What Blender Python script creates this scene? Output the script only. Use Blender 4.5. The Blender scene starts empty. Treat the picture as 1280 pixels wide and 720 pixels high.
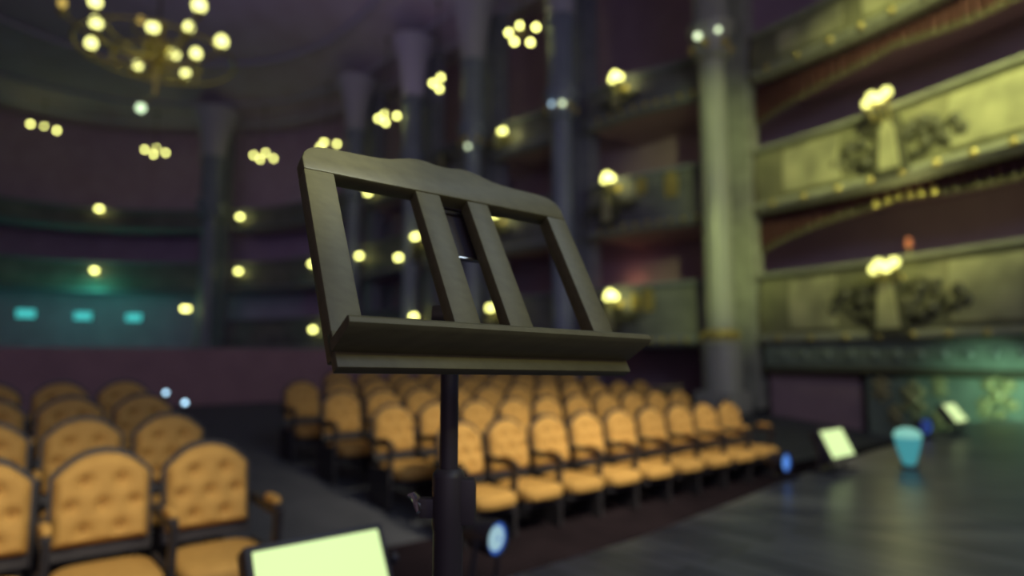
import bpy, bmesh, math, random
from mathutils import Vector, Matrix
random.seed(7)
C = bpy.context.scene.collection
PI = math.pi

# ------------------------------------------------------------------ camera facts
EYE = 1.05
F = 800.0
PITCH = math.atan(85/800.0)
CP, SP = math.cos(PITCH), math.sin(PITCH)
def ray(px, py):
    u = (px-640)/F; v = (360-py)/F
    return Vector((u, CP-v*SP, SP+v*CP))
def at_y(px, py, Y):
    r = ray(px, py); return Vector((0, 0, EYE)) + r*(Y/r.y)
def at_z(px, py, Z):
    r = ray(px, py); return Vector((0, 0, EYE)) + r*((Z-EYE)/r.z)
# house axes on plan: R along the seat rows, N away from the stage
R = Vector((.775, .632, 0)).normalized(); N = Vector((-R.y, R.x, 0))
def sd(s, d, z=0.0): return R*s + N*d + Vector((0, 0, z))
ROWA = math.atan2(R.y, R.x)

# ------------------------------------------------------------------ materials
def mat(name, col, rough=.6, metal=0.0, noise=None, nscale=6.0, namt=.35, bump=0.0, spec=.5, stretch=None, coat=0.0):
    m = bpy.data.materials.new(name); m.use_nodes = True
    nt = m.node_tree; b = nt.nodes['Principled BSDF']
    b.inputs['Base Color'].default_value = (*col, 1)
    b.inputs['Roughness'].default_value = rough
    b.inputs['Metallic'].default_value = metal
    b.inputs['Specular IOR Level'].default_value = spec
    if coat: b.inputs['Coat Weight'].default_value = coat
    if noise is not None:
        tc = nt.nodes.new('ShaderNodeTexCoord'); mp = nt.nodes.new('ShaderNodeMapping')
        nz = nt.nodes.new('ShaderNodeTexNoise'); nz.inputs['Scale'].default_value = nscale
        nz.inputs['Detail'].default_value = 5
        if stretch: mp.inputs['Scale'].default_value = stretch
        rp = nt.nodes.new('ShaderNodeValToRGB')
        rp.color_ramp.elements[0].position = .5-namt/2; rp.color_ramp.elements[1].position = .5+namt/2
        rp.color_ramp.elements[0].color = (*noise, 1); rp.color_ramp.elements[1].color = (*col, 1)
        nt.links.new(tc.outputs['Object'], mp.inputs['Vector']); nt.links.new(mp.outputs['Vector'], nz.inputs['Vector'])
        nt.links.new(nz.outputs['Fac'], rp.inputs['Fac']); nt.links.new(rp.outputs['Color'], b.inputs['Base Color'])
        if bump:
            bp = nt.nodes.new('ShaderNodeBump'); bp.inputs['Strength'].default_value = bump
            bp.inputs['Distance'].default_value = .02
            nt.links.new(nz.outputs['Fac'], bp.inputs['Height']); nt.links.new(bp.outputs['Normal'], b.inputs['Normal'])
    return m
def emit(name, col, strength):
    m = bpy.data.materials.new(name); m.use_nodes = True
    nt = m.node_tree; b = nt.nodes['Principled BSDF']
    b.inputs['Base Color'].default_value = (.02, .02, .02, 1)
    b.inputs['Emission Color'].default_value = (*col, 1); b.inputs['Emission Strength'].default_value = strength
    return m

M = {}
M['gold_velvet'] = mat('gold_velvet', (.56, .33, .095), .8, noise=(.46, .265, .075), nscale=14, namt=.5, spec=.2)
M['button'] = mat('button_velvet', (.30, .14, .03), .8)
M['dark_wood'] = mat('dark_wood', (.034, .032, .038), .5, noise=(.022, .02, .025), nscale=8, stretch=(1, 1, 6))
M['stand_wood'] = mat('stand_wood', (.150, .137, .064), .5, noise=(.118, .107, .05), nscale=5, namt=.4, stretch=(3, 14, 14), bump=.0)
M['stand_metal'] = mat('stand_metal', (.045, .036, .042), .5)
M['chrome'] = mat('chrome', (.75, .75, .75), .2, metal=1)
M['black_case'] = mat('black_case', (.04, .035, .04), .5)
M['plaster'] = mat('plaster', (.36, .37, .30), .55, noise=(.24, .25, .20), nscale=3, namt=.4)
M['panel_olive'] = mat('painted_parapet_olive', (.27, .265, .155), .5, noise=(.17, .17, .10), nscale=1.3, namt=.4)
M['panel_shaded'] = mat('painted_panel_shaded', (.21, .215, .215), .6, noise=(.12, .125, .135), nscale=1.3)  # parapet paint copy, darkened for the dim bays further back
M['plaster_bluelit'] = mat('plaster_dim_bluelit', (.25, .27, .32), .6, noise=(.19, .20, .25), nscale=3)  # plaster copy with the dim bluish light put into its colour
M['stone_bluelit'] = mat('column_stone_bluelit', (.26, .31, .40), .45, noise=(.19, .22, .30), nscale=2, stretch=(4, 4, .6))  # column stone copy, tinted for the bluish light on the far columns
M['panel'] = mat('painted_panel', (.52, .51, .30), .5, noise=(.24, .24, .15), nscale=1.3, namt=.4, bump=.1)
M['bronze'] = mat('bronze_relief', (.09, .088, .055), .6, noise=(.06, .06, .04), nscale=8)
M['gilt'] = mat('gilt', (.66, .56, .20), .35, metal=.6, noise=(.45, .36, .12), nscale=9)
M['gilt_worn'] = mat('gilt_worn', (.40, .36, .17), .6, noise=(.30, .27, .13), nscale=9)
M['collar_glint'] = emit('collar_glint', (.85, 1.0, .62), 2.2)  # glints on the polished collar bosses, made as glowing balls
M['collar_glint_blue'] = emit('collar_glint_blue', (.55, .8, 1.0), 1.6)
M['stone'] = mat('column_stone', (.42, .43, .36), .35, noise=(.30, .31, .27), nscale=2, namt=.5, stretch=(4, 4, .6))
M['velvet_red'] = mat('velvet_red', (.12, .04, .045), .85, noise=(.09, .032, .036), nscale=5)
M['box_wall'] = mat('box_wall', (.50, .38, .57), .8, noise=(.43, .32, .49), nscale=1.2)  # wall colour raised to lift the shade in the unlit rear boxes
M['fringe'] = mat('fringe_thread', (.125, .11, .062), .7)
M['box_spotlit'] = mat('box_wall_spotlit', (.40, .28, .37), .85, noise=(.35, .24, .32), nscale=1.2)  # same wall, darkened where the spots and lamps reach it
M['unlit_rows'] = mat('unlit_rows', (.29, .17, .19), .8, noise=(.24, .14, .16), nscale=2)  # tone of the unlit rear rows, put on one screen
M['hall_floor'] = mat('hall_carpet', (.075, .08, .098), .85, noise=(.055, .06, .075), nscale=3)
M['door_dark'] = mat('door_dark', (.40, .27, .30), .8, noise=(.34, .23, .26), nscale=2)
M['front_shade'] = mat('front_shade_strip', (.022, .016, .020), .9, noise=(.016, .012, .015), nscale=3, spec=0)  # near-black: shade in front of the seats, put into the floor colour
M['ceiling'] = mat('ceiling_paint', (.56, .50, .68), .8, noise=(.48, .41, .54), nscale=.7, namt=.4)
M['cornice'] = mat('cornice_plaster', (.48, .48, .58), .7)
M['marble'] = mat('green_marble', (.26, .32, .25), .4, noise=(.17, .21, .17), nscale=2.5, namt=.45)
M['teal_wall'] = mat('foyer_wall', (.16, .17, .18), .7, noise=(.12, .13, .14), nscale=1)
M['cable'] = mat('cable', (.03, .03, .03), .6)
YEL = (1.0, 1.0, .28)
M['globe_near'] = emit('lamp_globe_near', YEL, 2.4)
M['globe_mid'] = emit('lamp_globe_mid', YEL, 4.5)
M['globe_far'] = emit('lamp_globe_far', YEL, 7.0)
M['globe_top'] = emit('lamp_globe_gallery', YEL, 8.0)
M['bulb'] = emit('chandelier_bulb', (1.0, 1.0, .33), 2.7)
M['bulb_dim'] = emit('chandelier_bulb_dim', (1.0, .7, .15), .8)
M['crystal'] = emit('crystal_sparkle', (.75, 1.0, .62), 2.0)  # sparkle of the bottom crystal, put in as its own glow
M['flood'] = emit('flood_panel', (.78, 1.0, .44), 1.03)
M['lens_blue'] = emit('lens_pale_blue', (.32, .51, .58), 1.0)
M['lens_rim'] = emit('lens_rim_blue', (.03, .12, .55), .8)
M['lens_faint'] = emit('lens_faint_blue', (.03, .05, .22), .5)
M['lens_deep'] = emit('lens_deep_blue', (.10, .28, .80), 1.0)
M['cyan'] = emit('cyan_glow', (.05, .27, .30), 1.0)
M['cyan_hot'] = emit('cyan_glow_top', (.22, .55, .46), 1.0)
M['exit'] = emit('exit_lamp', (.07, .60, .58), 1.0)
M['green_reflection'] = emit('green_wall_reflection', (.04, .55, .28), .9)  # greenish light reflected off wall panels, made as glowing faces
M['step_led'] = emit('step_led', (.30, .50, .65), 6.0)
M['red_shade'] = mat('red_shade', (.6, .18, .12), .6)

def plank_mat():
    m = bpy.data.materials.new('stage_planks'); m.use_nodes = True
    nt = m.node_tree; b = nt.nodes['Principled BSDF']
    tc = nt.nodes.new('ShaderNodeTexCoord'); mp = nt.nodes.new('ShaderNodeMapping')
    mp.inputs['Rotation'].default_value = (0, 0, -math.atan2(N.y, N.x))
    br = nt.nodes.new('ShaderNodeTexBrick')
    br.inputs['Scale'].default_value = 1.0; br.inputs['Brick Width'].default_value = 3.2; br.inputs['Row Height'].default_value = .14
    br.inputs['Mortar Size'].default_value = .006; br.offset = .37
    br.inputs['Color1'].default_value = (.165, .168, .175, 1); br.inputs['Color2'].default_value = (.08, .084, .105, 1)
    br.inputs['Mortar'].default_value = (.02, .02, .02, 1); br.inputs['Bias'].default_value = -.1
    mp2 = nt.nodes.new('ShaderNodeMapping'); mp2.inputs['Rotation'].default_value = (0, 0, -math.atan2(N.y, N.x))
    mp2.inputs['Scale'].default_value = (.35, 2.2, 1)
    nz = nt.nodes.new('ShaderNodeTexNoise'); nz.inputs['Scale'].default_value = 1.6; nz.inputs['Detail'].default_value = 4
    mx = nt.nodes.new('ShaderNodeMix'); mx.data_type = 'RGBA'; mx.blend_type = 'MULTIPLY'; mx.inputs[0].default_value = .75
    rp = nt.nodes.new('ShaderNodeValToRGB')
    rp.color_ramp.elements[0].position = .35; rp.color_ramp.elements[0].color = (.35, .36, .5, 1)
    rp.color_ramp.elements[1].position = .68; rp.color_ramp.elements[1].color = (1.25, 1.2, 1.0, 1)
    L = nt.links.new
    L(tc.outputs['Object'], mp.inputs['Vector']); L(mp.outputs['Vector'], br.inputs['Vector'])
    L(tc.outputs['Object'], mp2.inputs['Vector']); L(mp2.outputs['Vector'], nz.inputs['Vector'])
    L(nz.outputs['Fac'], rp.inputs['Fac']); L(br.outputs['Color'], mx.inputs[6]); L(rp.outputs['Color'], mx.inputs[7])
    L(mx.outputs[2], b.inputs['Base Color'])
    b.inputs['Roughness'].default_value = .33
    b.inputs['Specular IOR Level'].default_value = .27
    return m
M['planks'] = plank_mat()

# ------------------------------------------------------------------ mesh helpers
def link(name, bm, m, parent=None, smooth=True, loc=None, rot=None):
    bmesh.ops.recalc_face_normals(bm, faces=bm.faces)
    me = bpy.data.meshes.new(name); bm.to_mesh(me); bm.free()
    if smooth:
        for p in me.polygons: p.use_smooth = True
    if m is not None: me.materials.append(m)
    o = bpy.data.objects.new(name, me); C.objects.link(o)
    if parent is not None: o.parent = parent
    if loc is not None: o.location = loc
    if rot is not None: o.rotation_euler = rot
    if smooth:
        try: me.set_sharp_from_angle(angle=math.radians(40))
        except Exception: pass
    return o
def tag(o, label=None, cat=None, group=None, kind=None):
    if label: o['label'] = label
    if cat: o['category'] = cat
    if group: o['group'] = group
    if kind: o['kind'] = kind
    return o
def empty(name, loc, rotz=0.0):
    o = bpy.data.objects.new(name, None); o.location = loc; o.rotation_euler = (0, 0, rotz)
    o.empty_display_size = .1; C.objects.link(o); return o
def box(bm, c, s, M3=None, bevel=0.0):
    r = bmesh.ops.create_cube(bm, size=1.0)
    vs = r['verts']
    for v in vs: v.co = Vector((v.co.x*s[0], v.co.y*s[1], v.co.z*s[2]))
    if bevel:
        es = list({e for v in vs for e in v.link_edges})
        rr = bmesh.ops.bevel(bm, geom=es, offset=bevel, segments=2, affect='EDGES', profile=.6)
        vs = list({v for f in rr['faces'] for v in f.verts} | {v for v in vs if v.is_valid})
        # collect the whole island
        seen = set(vs); st = list(vs)
        while st:
            v = st.pop()
            for e in v.link_edges:
                w = e.other_vert(v)
                if w not in seen: seen.add(w); st.append(w)
        vs = list(seen)
    for v in vs:
        p = v.co.copy()
        if M3 is not None: p = M3 @ p
        v.co = p + Vector(c)
    return vs
def tube(bm, pts, rad, seg=8, caps=True):
    pts = [Vector(p) for p in pts]; n = len(pts)
    rads = rad if isinstance(rad, (list, tuple)) else [rad]*n
    rings = []
    up = Vector((0, 0, 1))
    for i, p in enumerate(pts):
        t = (pts[min(i+1, n-1)]-pts[max(i-1, 0)]).normalized()
        a = t.cross(up)
        if a.length < 1e-3: a = t.cross(Vector((1, 0, 0)))
        a.normalize(); b = a.cross(t).normalized()
        rings.append([bm.verts.new(p+(a*math.cos(2*PI*k/seg)+b*math.sin(2*PI*k/seg))*rads[i]) for k in range(seg)])
    for i in range(n-1):
        for k in range(seg):
            bm.faces.new((rings[i][k], rings[i][(k+1) % seg], rings[i+1][(k+1) % seg], rings[i+1][k]))
    if caps:
        bm.faces.new(rings[0][::-1]); bm.faces.new(rings[-1])
def lathe(bm, prof, c=(0, 0, 0), seg=24, flute=0.0, axis=None):
    c = Vector(c); rings = []
    for (r, z) in prof:
        ring = []
        for k in range(seg):
            a = 2*PI*k/seg
            rr = r*(1-flute*(k % 2)) if flute else r
            p = Vector((rr*math.cos(a), rr*math.sin(a), z))
            if axis is not None: p = axis @ p
            ring.append(bm.verts.new(c+p))
        rings.append(ring)
    for i in range(len(rings)-1):
        for k in range(seg):
            bm.faces.new((rings[i][k], rings[i][(k+1) % seg], rings[i+1][(k+1) % seg], rings[i+1][k]))
    bm.faces.new(rings[0][::-1]); bm.faces.new(rings[-1])
def ball(bm, c, r, sx=1, sy=1, sz=1, u=12, v=8):
    rr = bmesh.ops.create_uvsphere(bm, u_segments=u, v_segments=v, radius=r)
    for w in rr['verts']: w.co = Vector((w.co.x*sx, w.co.y*sy, w.co.z*sz))+Vector(c)
def torus(bm, c, R0, r, seg=40, sg=8, ax=None):
    c = Vector(c); rings = []
    for i in range(seg):
        a = 2*PI*i/seg; ring = []
        for k in range(sg):
            b = 2*PI*k/sg
            p = Vector(((R0+r*math.cos(b))*math.cos(a), (R0+r*math.cos(b))*math.sin(a), r*math.sin(b)))
            if ax is not None: p = ax @ p
            ring.append(bm.verts.new(c+p))
        rings.append(ring)
    for i in range(seg):
        for k in range(sg):
            bm.faces.new((rings[i][k], rings[(i+1) % seg][k], rings[(i+1) % seg][(k+1) % sg], rings[i][(k+1) % sg]))
def superbox(bm, c, s, e=5.0, n=8, M3=None):
    """soft cushion: a cube grid pushed onto a superellipsoid"""
    r = bmesh.ops.create_cube(bm, size=2.0)
    bmesh.ops.subdivide_edges(bm, edges=list({ed for v in r['verts'] for ed in v.link_edges}), cuts=n, use_grid_fill=True)
    for v in bm.verts:
        p = v.co
        q = (abs(p.x)**e+abs(p.y)**e+abs(p.z)**e)**(1/e)
        p = p/q
        p = Vector((p.x*s[0]/2, p.y*s[1]/2, p.z*s[2]/2))
        if M3 is not None: p = M3 @ p
        v.co = p+Vector(c)
def prism(bm, outline, thick, frame):
    """outline: (a,b) points; frame maps (a,b,c) -> world"""
    f = [bm.verts.new(frame(a, b, 0)) for a, b in outline]; k = [bm.verts.new(frame(a, b, thick)) for a, b in outline]
    n = len(outline)
    bm.faces.new(f); bm.faces.new(k[::-1])
    for i in range(n): bm.faces.new((f[i], k[i], k[(i+1) % n], f[(i+1) % n]))
B = bmesh.new

# ------------------------------------------------------------------ horseshoe plan of the auditorium
Q = [(10.4, 6.4), (9.45, 8.5), (8.48, 10.6), (7.39, 13.0), (5.75, 15.5), (4.5, 16.6), (3.44, 17.4), (2.2, 18.8), (-.53, 21.5), (-3.78, 25.2), (-6.93, 29),
     (-9.94, 31.8), (-14.6, 34), (-21.9, 33.8), (-25.6, 31), (-27.0, 26.5), (-26.2, 21), (-23.5, 16), (-20, 11.5), (-17, 8)]
def catmull(P, k=12):
    out = []
    for i in range(len(P)-1):
        p0 = Vector(P[max(i-1, 0)]); p1 = Vector(P[i]); p2 = Vector(P[i+1]); p3 = Vector(P[min(i+2, len(P)-1)])
        for j in range(k):
            t = j/k
            out.append(.5*((2*p1)+(-p0+p2)*t+(2*p0-5*p1+4*p2-p3)*t*t+(-p0+3*p1-3*p2+p3)*t**3))
    out.append(Vector(P[-1])); return out
CUR = catmull(Q)
NC = len(CUR)
def cnorm(i):   # inward (towards the hall)
    t = (CUR[min(i+1, NC-1)]-CUR[max(i-1, 0)]).normalized()
    return Vector((-t.y, t.x))
INW = [cnorm(i) for i in range(NC)]
def cpt(i, off=0.0): return CUR[i]+INW[i]*off
def cross_index(px, py, off=0.0):
    """where the sight line meets the balcony line, shifted inwards by off"""
    d = ray(px, py); d2 = Vector((d.x, d.y)).normalized(); best = None
    for i in range(NC-1):
        a, b = cpt(i, off), cpt(i+1, off)
        ca = d2.x*a.y-d2.y*a.x; cb = d2.x*b.y-d2.y*b.x
        if ca*cb <= 0 and a.dot(d2) > 0:
            t = ca/(ca-cb) if ca != cb else 0
            p = a.lerp(b, t)
            if best is None or p.length < best[1].length: best = (i+t, p)
    return best
def hit(px, py, off=0.0):
    i, p = cross_index(px, py, off)
    P = at_y(px, py, p.y)
    nn = INW[min(int(round(i)), NC-1)]
    return P, Vector((nn.x, nn.y, 0)), i
def strip(bm, i0, i1, prof, closed=True):
    """sweep a profile of (inward offset, height) along the balcony line"""
    rows = []
    for i in range(i0, i1+1):
        rows.append([bm.verts.new((*cpt(i, o), z)) for o, z in prof])
    m = len(prof); lim = m if closed else m-1
    for a, b in zip(rows, rows[1:]):
        for k in range(lim): bm.faces.new((a[k], a[(k+1) % m], b[(k+1) % m], b[k]))
    if closed and m > 2: bm.faces.new(rows[0]); bm.faces.new(rows[-1][::-1])

# ------------------------------------------------------------------ shell
def struct(name, bm, m, smooth=True):
    o = link(name, bm, m, smooth=smooth); o['kind'] = 'structure'; return o
CEIL = 14.0
EDGE = [(-6, 2.25), (-3, 2.35), (0, 2.42), (2.07, 2.48), (3, 2.52), (4.5, 2.72), (5.1, 2.82), (6.3, 2.98), (7.76, 3.1), (9.5, 3.25), (11.5, 3.35), (13.2, 3.4)]
bm = B()
top = [bm.verts.new(sd(s, d, 0)) for s, d in EDGE] + [bm.verts.new(sd(13.2, -6, 0)), bm.verts.new(sd(-6, -6, 0))]
bot = [bm.verts.new(v.co+Vector((0, 0, -.12))) for v in top]
bm.faces.new(top); bm.faces.new(bot[::-1])
for i in range(len(top)): bm.faces.new((top[i], bot[i], bot[(i+1) % len(top)], top[(i+1) % len(top)]))
struct('floor', bm, M['planks'], False)
bm = B()
a = [bm.verts.new(sd(s, d-.06, -.12)) for s, d in EDGE]; b = [bm.verts.new(sd(s, d-.06, -.75)) for s, d in EDGE]
a2 = [bm.verts.new(sd(s, d-.16, -.12)) for s, d in EDGE]; b2 = [bm.verts.new(sd(s, d-.16, -.75)) for s, d in EDGE]
for i in range(len(EDGE)-1):
    bm.faces.new((a[i], a[i+1], b[i+1], b[i])); bm.faces.new((a2[i], b2[i], b2[i+1], a2[i+1]))
struct('wall_front', bm, M['dark_wood'], False)

def zfloor(d): return -.57+.08*(d-4.82) if d < 13 else .084+.008*(d-13)
bm = B()
dd = [2.2, 4.0, 6, 8, 10, 12, 13, 20, 30, 46]
rows = [[bm.verts.new(sd(s, d, zfloor(max(d, 4.0)))) for s in (-14, -5, 1, 6, 14, 26)] for d in dd]
for r0, r1 in zip(rows, rows[1:]):
    for k in range(5): bm.faces.new((r0[k], r0[k+1], r1[k+1], r1[k]))
struct('floor_hall', bm, M['hall_floor'], False)
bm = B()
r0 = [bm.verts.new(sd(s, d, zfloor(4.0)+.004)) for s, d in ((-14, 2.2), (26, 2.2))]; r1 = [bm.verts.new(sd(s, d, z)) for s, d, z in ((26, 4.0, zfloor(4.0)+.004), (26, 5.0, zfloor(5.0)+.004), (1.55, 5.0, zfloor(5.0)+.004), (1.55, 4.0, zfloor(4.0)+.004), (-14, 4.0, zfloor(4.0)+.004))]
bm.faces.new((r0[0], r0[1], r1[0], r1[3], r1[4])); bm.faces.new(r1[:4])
struct('floor_shade', bm, M['front_shade'], False)  # dark sheet over the hall floor, painted shade rather than a pit
def zleft(d): return -.48+.075*(d-4.05)
bm = B()
pl = [(-6, 3.45), (1.50, 3.45), (1.50, 11), (-6, 11)]
t_ = [bm.verts.new(sd(s, d, zleft(d))) for s, d in pl]; b_ = [bm.verts.new(sd(s, d, zfloor(max(d, 4.0))-.05)) for s, d in pl]
bm.faces.new(t_); bm.faces.new(b_[::-1])
for i in range(4): bm.faces.new((t_[i], b_[i], b_[(i+1) % 4], t_[(i+1) % 4]))
struct('floor_platform', bm, M['hall_floor'], False)

iF = int(cross_index(262, 300)[0]); iE = int(cross_index(440, 300)[0])
def wall(name, i0, i1, m=None):
    bm = B(); strip(bm, i0, i1, [(-2.3, -.9), (-2.3, CEIL+.6), (-2.5, CEIL+.6), (-2.5, -.9)])
    struct(name, bm, m or M['box_wall'])
wall('wall_right', 0, iE, M['box_spotlit']); wall('wall_back', iE, 13*12); wall('wall_left', 13*12, NC-1)

# ceiling: closed loop of the plan, stepping up to a shallow dome
CX = Vector((-9.5, 18.5))
loop = [cpt(i, -2.4) for i in range(0, NC, 3)]
if NC % 3 != 1: loop.append(cpt(NC-1, -2.4))
loop += [Vector((-12, 4)), Vector((-6, 1)), Vector((0, -1.5)), Vector((6, -1)), Vector((10, 3))]
def ring_at(t, z, bm): return [bm.verts.new((*(p.lerp(CX, t)), z)) for p in loop]
bm = B()
spec = [(0, CEIL), (.10, CEIL), (.13, CEIL+.35), (.20, CEIL+.45), (.36, CEIL+1.2), (.40, CEIL+1.25), (.60, CEIL+2.0), (.8, CEIL+2.4), (.97, CEIL+2.5)]
rr = [ring_at(t, z, bm) for t, z in spec]
n = len(loop)
for a, b in zip(rr, rr[1:]):
    for k in range(n): bm.faces.new((a[k], a[(k+1) % n], b[(k+1) % n], b[k]))
bm.faces.new(rr[-1])
o = struct('ceiling', bm, M['ceiling'])
for t0, w, z, nm in ((.10, .16, CEIL-.02, 'trim_1'), (.20, .14, CEIL+.42, 'trim_2'), (.38, .16, CEIL+1.15, 'trim_3')):
    bm = B(); prof = [(0, 0), (w*.15, -w*.55), (w*.3, -w*.8), (w*.42, -w*.5), (w*.5, 0)]
    rows = []
    for p in loop:
        dv = (CX-p); L = dv.length; dv = dv/L
        rows.append([bm.verts.new((*(p.lerp(CX, t0)+dv*a*2.6), z+bz*1.6)) for a, bz in prof])
    for k in range(n):
        a, b = rows[k], rows[(k+1) % n]
        for j in range(len(prof)): bm.faces.new((a[j], a[(j+1) % len(prof)], b[(j+1) % len(prof)], b[j]))
    struct(nm, bm, M['cornice'])

# ------------------------------------------------------------------ columns
COLS = [('A', 897, 15.0, .32), ('B', 703, 18.9, .31), ('C', 590, 21.9, .31), ('D', 513, 25.2, .31), ('E', 441, 29.0, .33), ('F', 262, 33.0, .42)]
COLTXT = {'A': 'olive-lit round column nearest the stage at the right', 'B': 'round column between the two right-hand balcony bays, beside the desk',
          'C': 'bluish round column rising behind the music desk top rail', 'D': 'slim bluish column second left of the desk centre',
          'E': 'pale column behind the left opening of the music desk', 'F': 'broad pale column at the back left near the teal exits'}
colpos = {}
def column(k, px, Y, r):
    P = at_y(px, 300, Y); x, y = P.x, P.y
    i = min(range(NC), key=lambda q: (CUR[q]-Vector((x, y))).length); nn = INW[i]; colpos[k] = (Vector((x, y)), i)
    root = empty('column', (x, y, zfloor(N.dot(Vector((x, y, 0))))), math.atan2(nn.y, nn.x)); z0 = root.location.z
    tag(root, COLTXT[k], 'column', 'columns around the auditorium', 'thing')
    h = lambda Z: Z-z0
    b = B(); box(b, (0, 0, h(.25)/2), (r*2.9, r*2.9, h(.25)), bevel=.03)
    lathe(b, [(r*1.4, h(.25)), (r*1.4, h(1.25)), (r*1.5, h(1.28)), (r*1.5, h(1.36)), (r*1.2, h(1.42))], seg=24)
    link('base', b, (M['stone'] if k == 'A' else M['stone_bluelit']), root)
    b = B(); lathe(b, [(r*1.2, h(1.42)), (r*1.33, h(1.48)), (r*1.33, h(1.58)), (r*1.15, h(1.66))], seg=24)
    for q in range(8):
        a = q*PI/4; ball(b, (r*1.3*math.cos(a), r*1.3*math.sin(a), h(1.53)), r*.2)
    link('base_ring', b, (M['gilt'] if k in 'ABC' else M['stone_bluelit']), root)
    b = B(); lathe(b, [(r*1.04, h(1.6)), (r*1.02, h(3.5)), (r, h(6)), (r*.95, h(8.2))], seg=36, flute=.05)
    link('shaft', b, (M['stone'] if k == 'A' else M['stone_bluelit']), root)
    b = B(); lathe(b, [(r*.95, h(8.2)), (r*1.35, h(8.3)), (r*1.25, h(8.4)), (r*1.4, h(8.75)), (r*1.75, h(8.95)), (r*1.75, h(9.1))], seg=28)
    link('collar', b, (M['stone'] if k == 'A' else M['stone_bluelit']), root)
    for q in range(6):
        a = q*PI/3+.26; b = B(); ball(b, (r*1.45*math.cos(a), r*1.45*math.sin(a), h(8.52)), r*.3, sz=1.3)
        link('boss', b, (M['gilt'] if k in 'ABC' else M['stone_bluelit']), root)
    b = B(); lathe(b, [(r*1.5, h(9.1)), (r*1.35, h(9.3)), (r*1.3, h(11)), (r*1.5, h(11.3)), (r*1.35, h(11.5))], seg=28, flute=.06)
    link('upper_shaft', b, (M['stone'] if k == 'A' else M['stone_bluelit']), root)
    b = B(); lathe(b, [(r*1.4, h(11.5)), (r*1.6, h(12.3)), (r*2.0, h(13.1)), (r*2.6, h(13.7)), (r*2.9, h(13.97))], seg=28)
    link('fan_capital', b, M['cornice'], root)
    for (lx, ly, m) in {'A': ((872, 45, 'collar_glint'), (897, 37, 'collar_glint')), 'B': ((690, 130, 'collar_glint_blue'), (703, 129, 'collar_glint')), 'C': ((585, 183, 'collar_glint'),)}.get(k, ()):  # small glowing balls put in for the highlights on the collar
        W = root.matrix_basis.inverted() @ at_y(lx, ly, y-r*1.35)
        b = B(); tube(b, [(W.x*.7, W.y*.7, W.z-.06), (W.x*.92, W.y*.92, W.z-.03)], .025, 6); link('glint_arm', b, M['gilt'], root)
        b = B(); ball(b, W, .075 if k == 'A' else .07); link('glint_ball', b, M[m], root)
    # flat pilaster standing behind the shaft
    b = B(); box(b, (-1.05, 0, (h(-.2)+h(13.5))/2), (.5, .9, h(13.5)-h(-.2)), bevel=.02)
    link('pilaster', b, (M['plaster'] if k == 'A' else M['plaster_bluelit']), root, False)
for c_ in COLS: column(*c_)

# ------------------------------------------------------------------ balconies
ci = {k: v[1] for k, v in colpos.items()}
def clear(i, sg):     # first station past the pilaster that stands behind a column
    j = i
    while 0 < j < NC-1 and (CUR[j]-CUR[i]).length < .56: j += sg
    return j
BAYS = [(2, ci['A']), (ci['A'], ci['B']), (ci['B'], ci['C']), (ci['C'], ci['D']), (ci['D'], ci['E']), (ci['E'], ci['F']), (ci['F'], 14*12+8)]
BAYS = [(clear(a, 1) if a > 2 else a, clear(b, -1) if b < 14*12+8 else b) for a, b in BAYS]
BTXT = ['right of the olive-lit column', 'left of the olive-lit column', 'above the right end of the desk', 'behind the middle of the music desk',
        'behind the left part of the desk', 'between the pale back column and the desk', 'at the far left over the exits']
TIER = {1: (1.30, 3.0), 2: (4.45, 6.05), 3: (7.75, 8.95)}
TNAME = {1: 'lowest', 2: 'middle', 3: 'top'}
def scroll(bm, i, off, z0, side, sc=1.0):
    """S-shaped foliage scroll lying on the parapet"""
    base = cpt(i, off); t = (CUR[min(i+1, NC-1)]-CUR[max(i-1, 0)]).normalized()*side
    def P(a, b): return Vector((*(base+t*a*sc), z0+b*sc))
    def spiral(cx, cz, r0, tn, a0, dr):
        return [P(cx+(r0-(r0*.8)*q/14)*math.cos(a0+dr*tn*2*PI*q/14), cz+(r0-(r0*.8)*q/14)*math.sin(a0+dr*tn*2*PI*q/14)) for q in range(15)]
    tube(bm, spiral(.55, .15, .33, 1.3, -.6, 1), [.09*sc-.004*sc*q for q in range(15)], 6)
    tube(bm, spiral(1.2, -.12, .25, 1.2, 2.4, -1), [.08*sc-.004*sc*q for q in range(15)], 6)
    tube(bm, [P(.3, -.35), P(.7, -.3), P(1.0, -.05), P(1.35, .2), P(1.75, .1), P(2.1, -.1)], [.05*sc, .09*sc, .1*sc, .09*sc, .06*sc, .02*sc], 6)
    rg = random.Random(i*7+(side > 0))
    for q in range(16):
        a = rg.uniform(.3, 1.5); w_ = .42*math.sin(min(1, (a-.15)/.5)*PI/2)*(1.55-a)/1.2+.06
        ball(bm, P(a, rg.uniform(-w_, w_)), rg.uniform(.10, .19)*sc, u=8, v=6)
    for (a, b, r) in ((.2, .35, .1), (.9, .3, .11), (1.5, -.2, .1), (.5, -.3, .1), (1.6, .3, .08), (1.9, .0, .08)):
        p = P(a, b); ball(bm, p, r*sc, u=8, v=6)
LAMPI = {}
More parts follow.
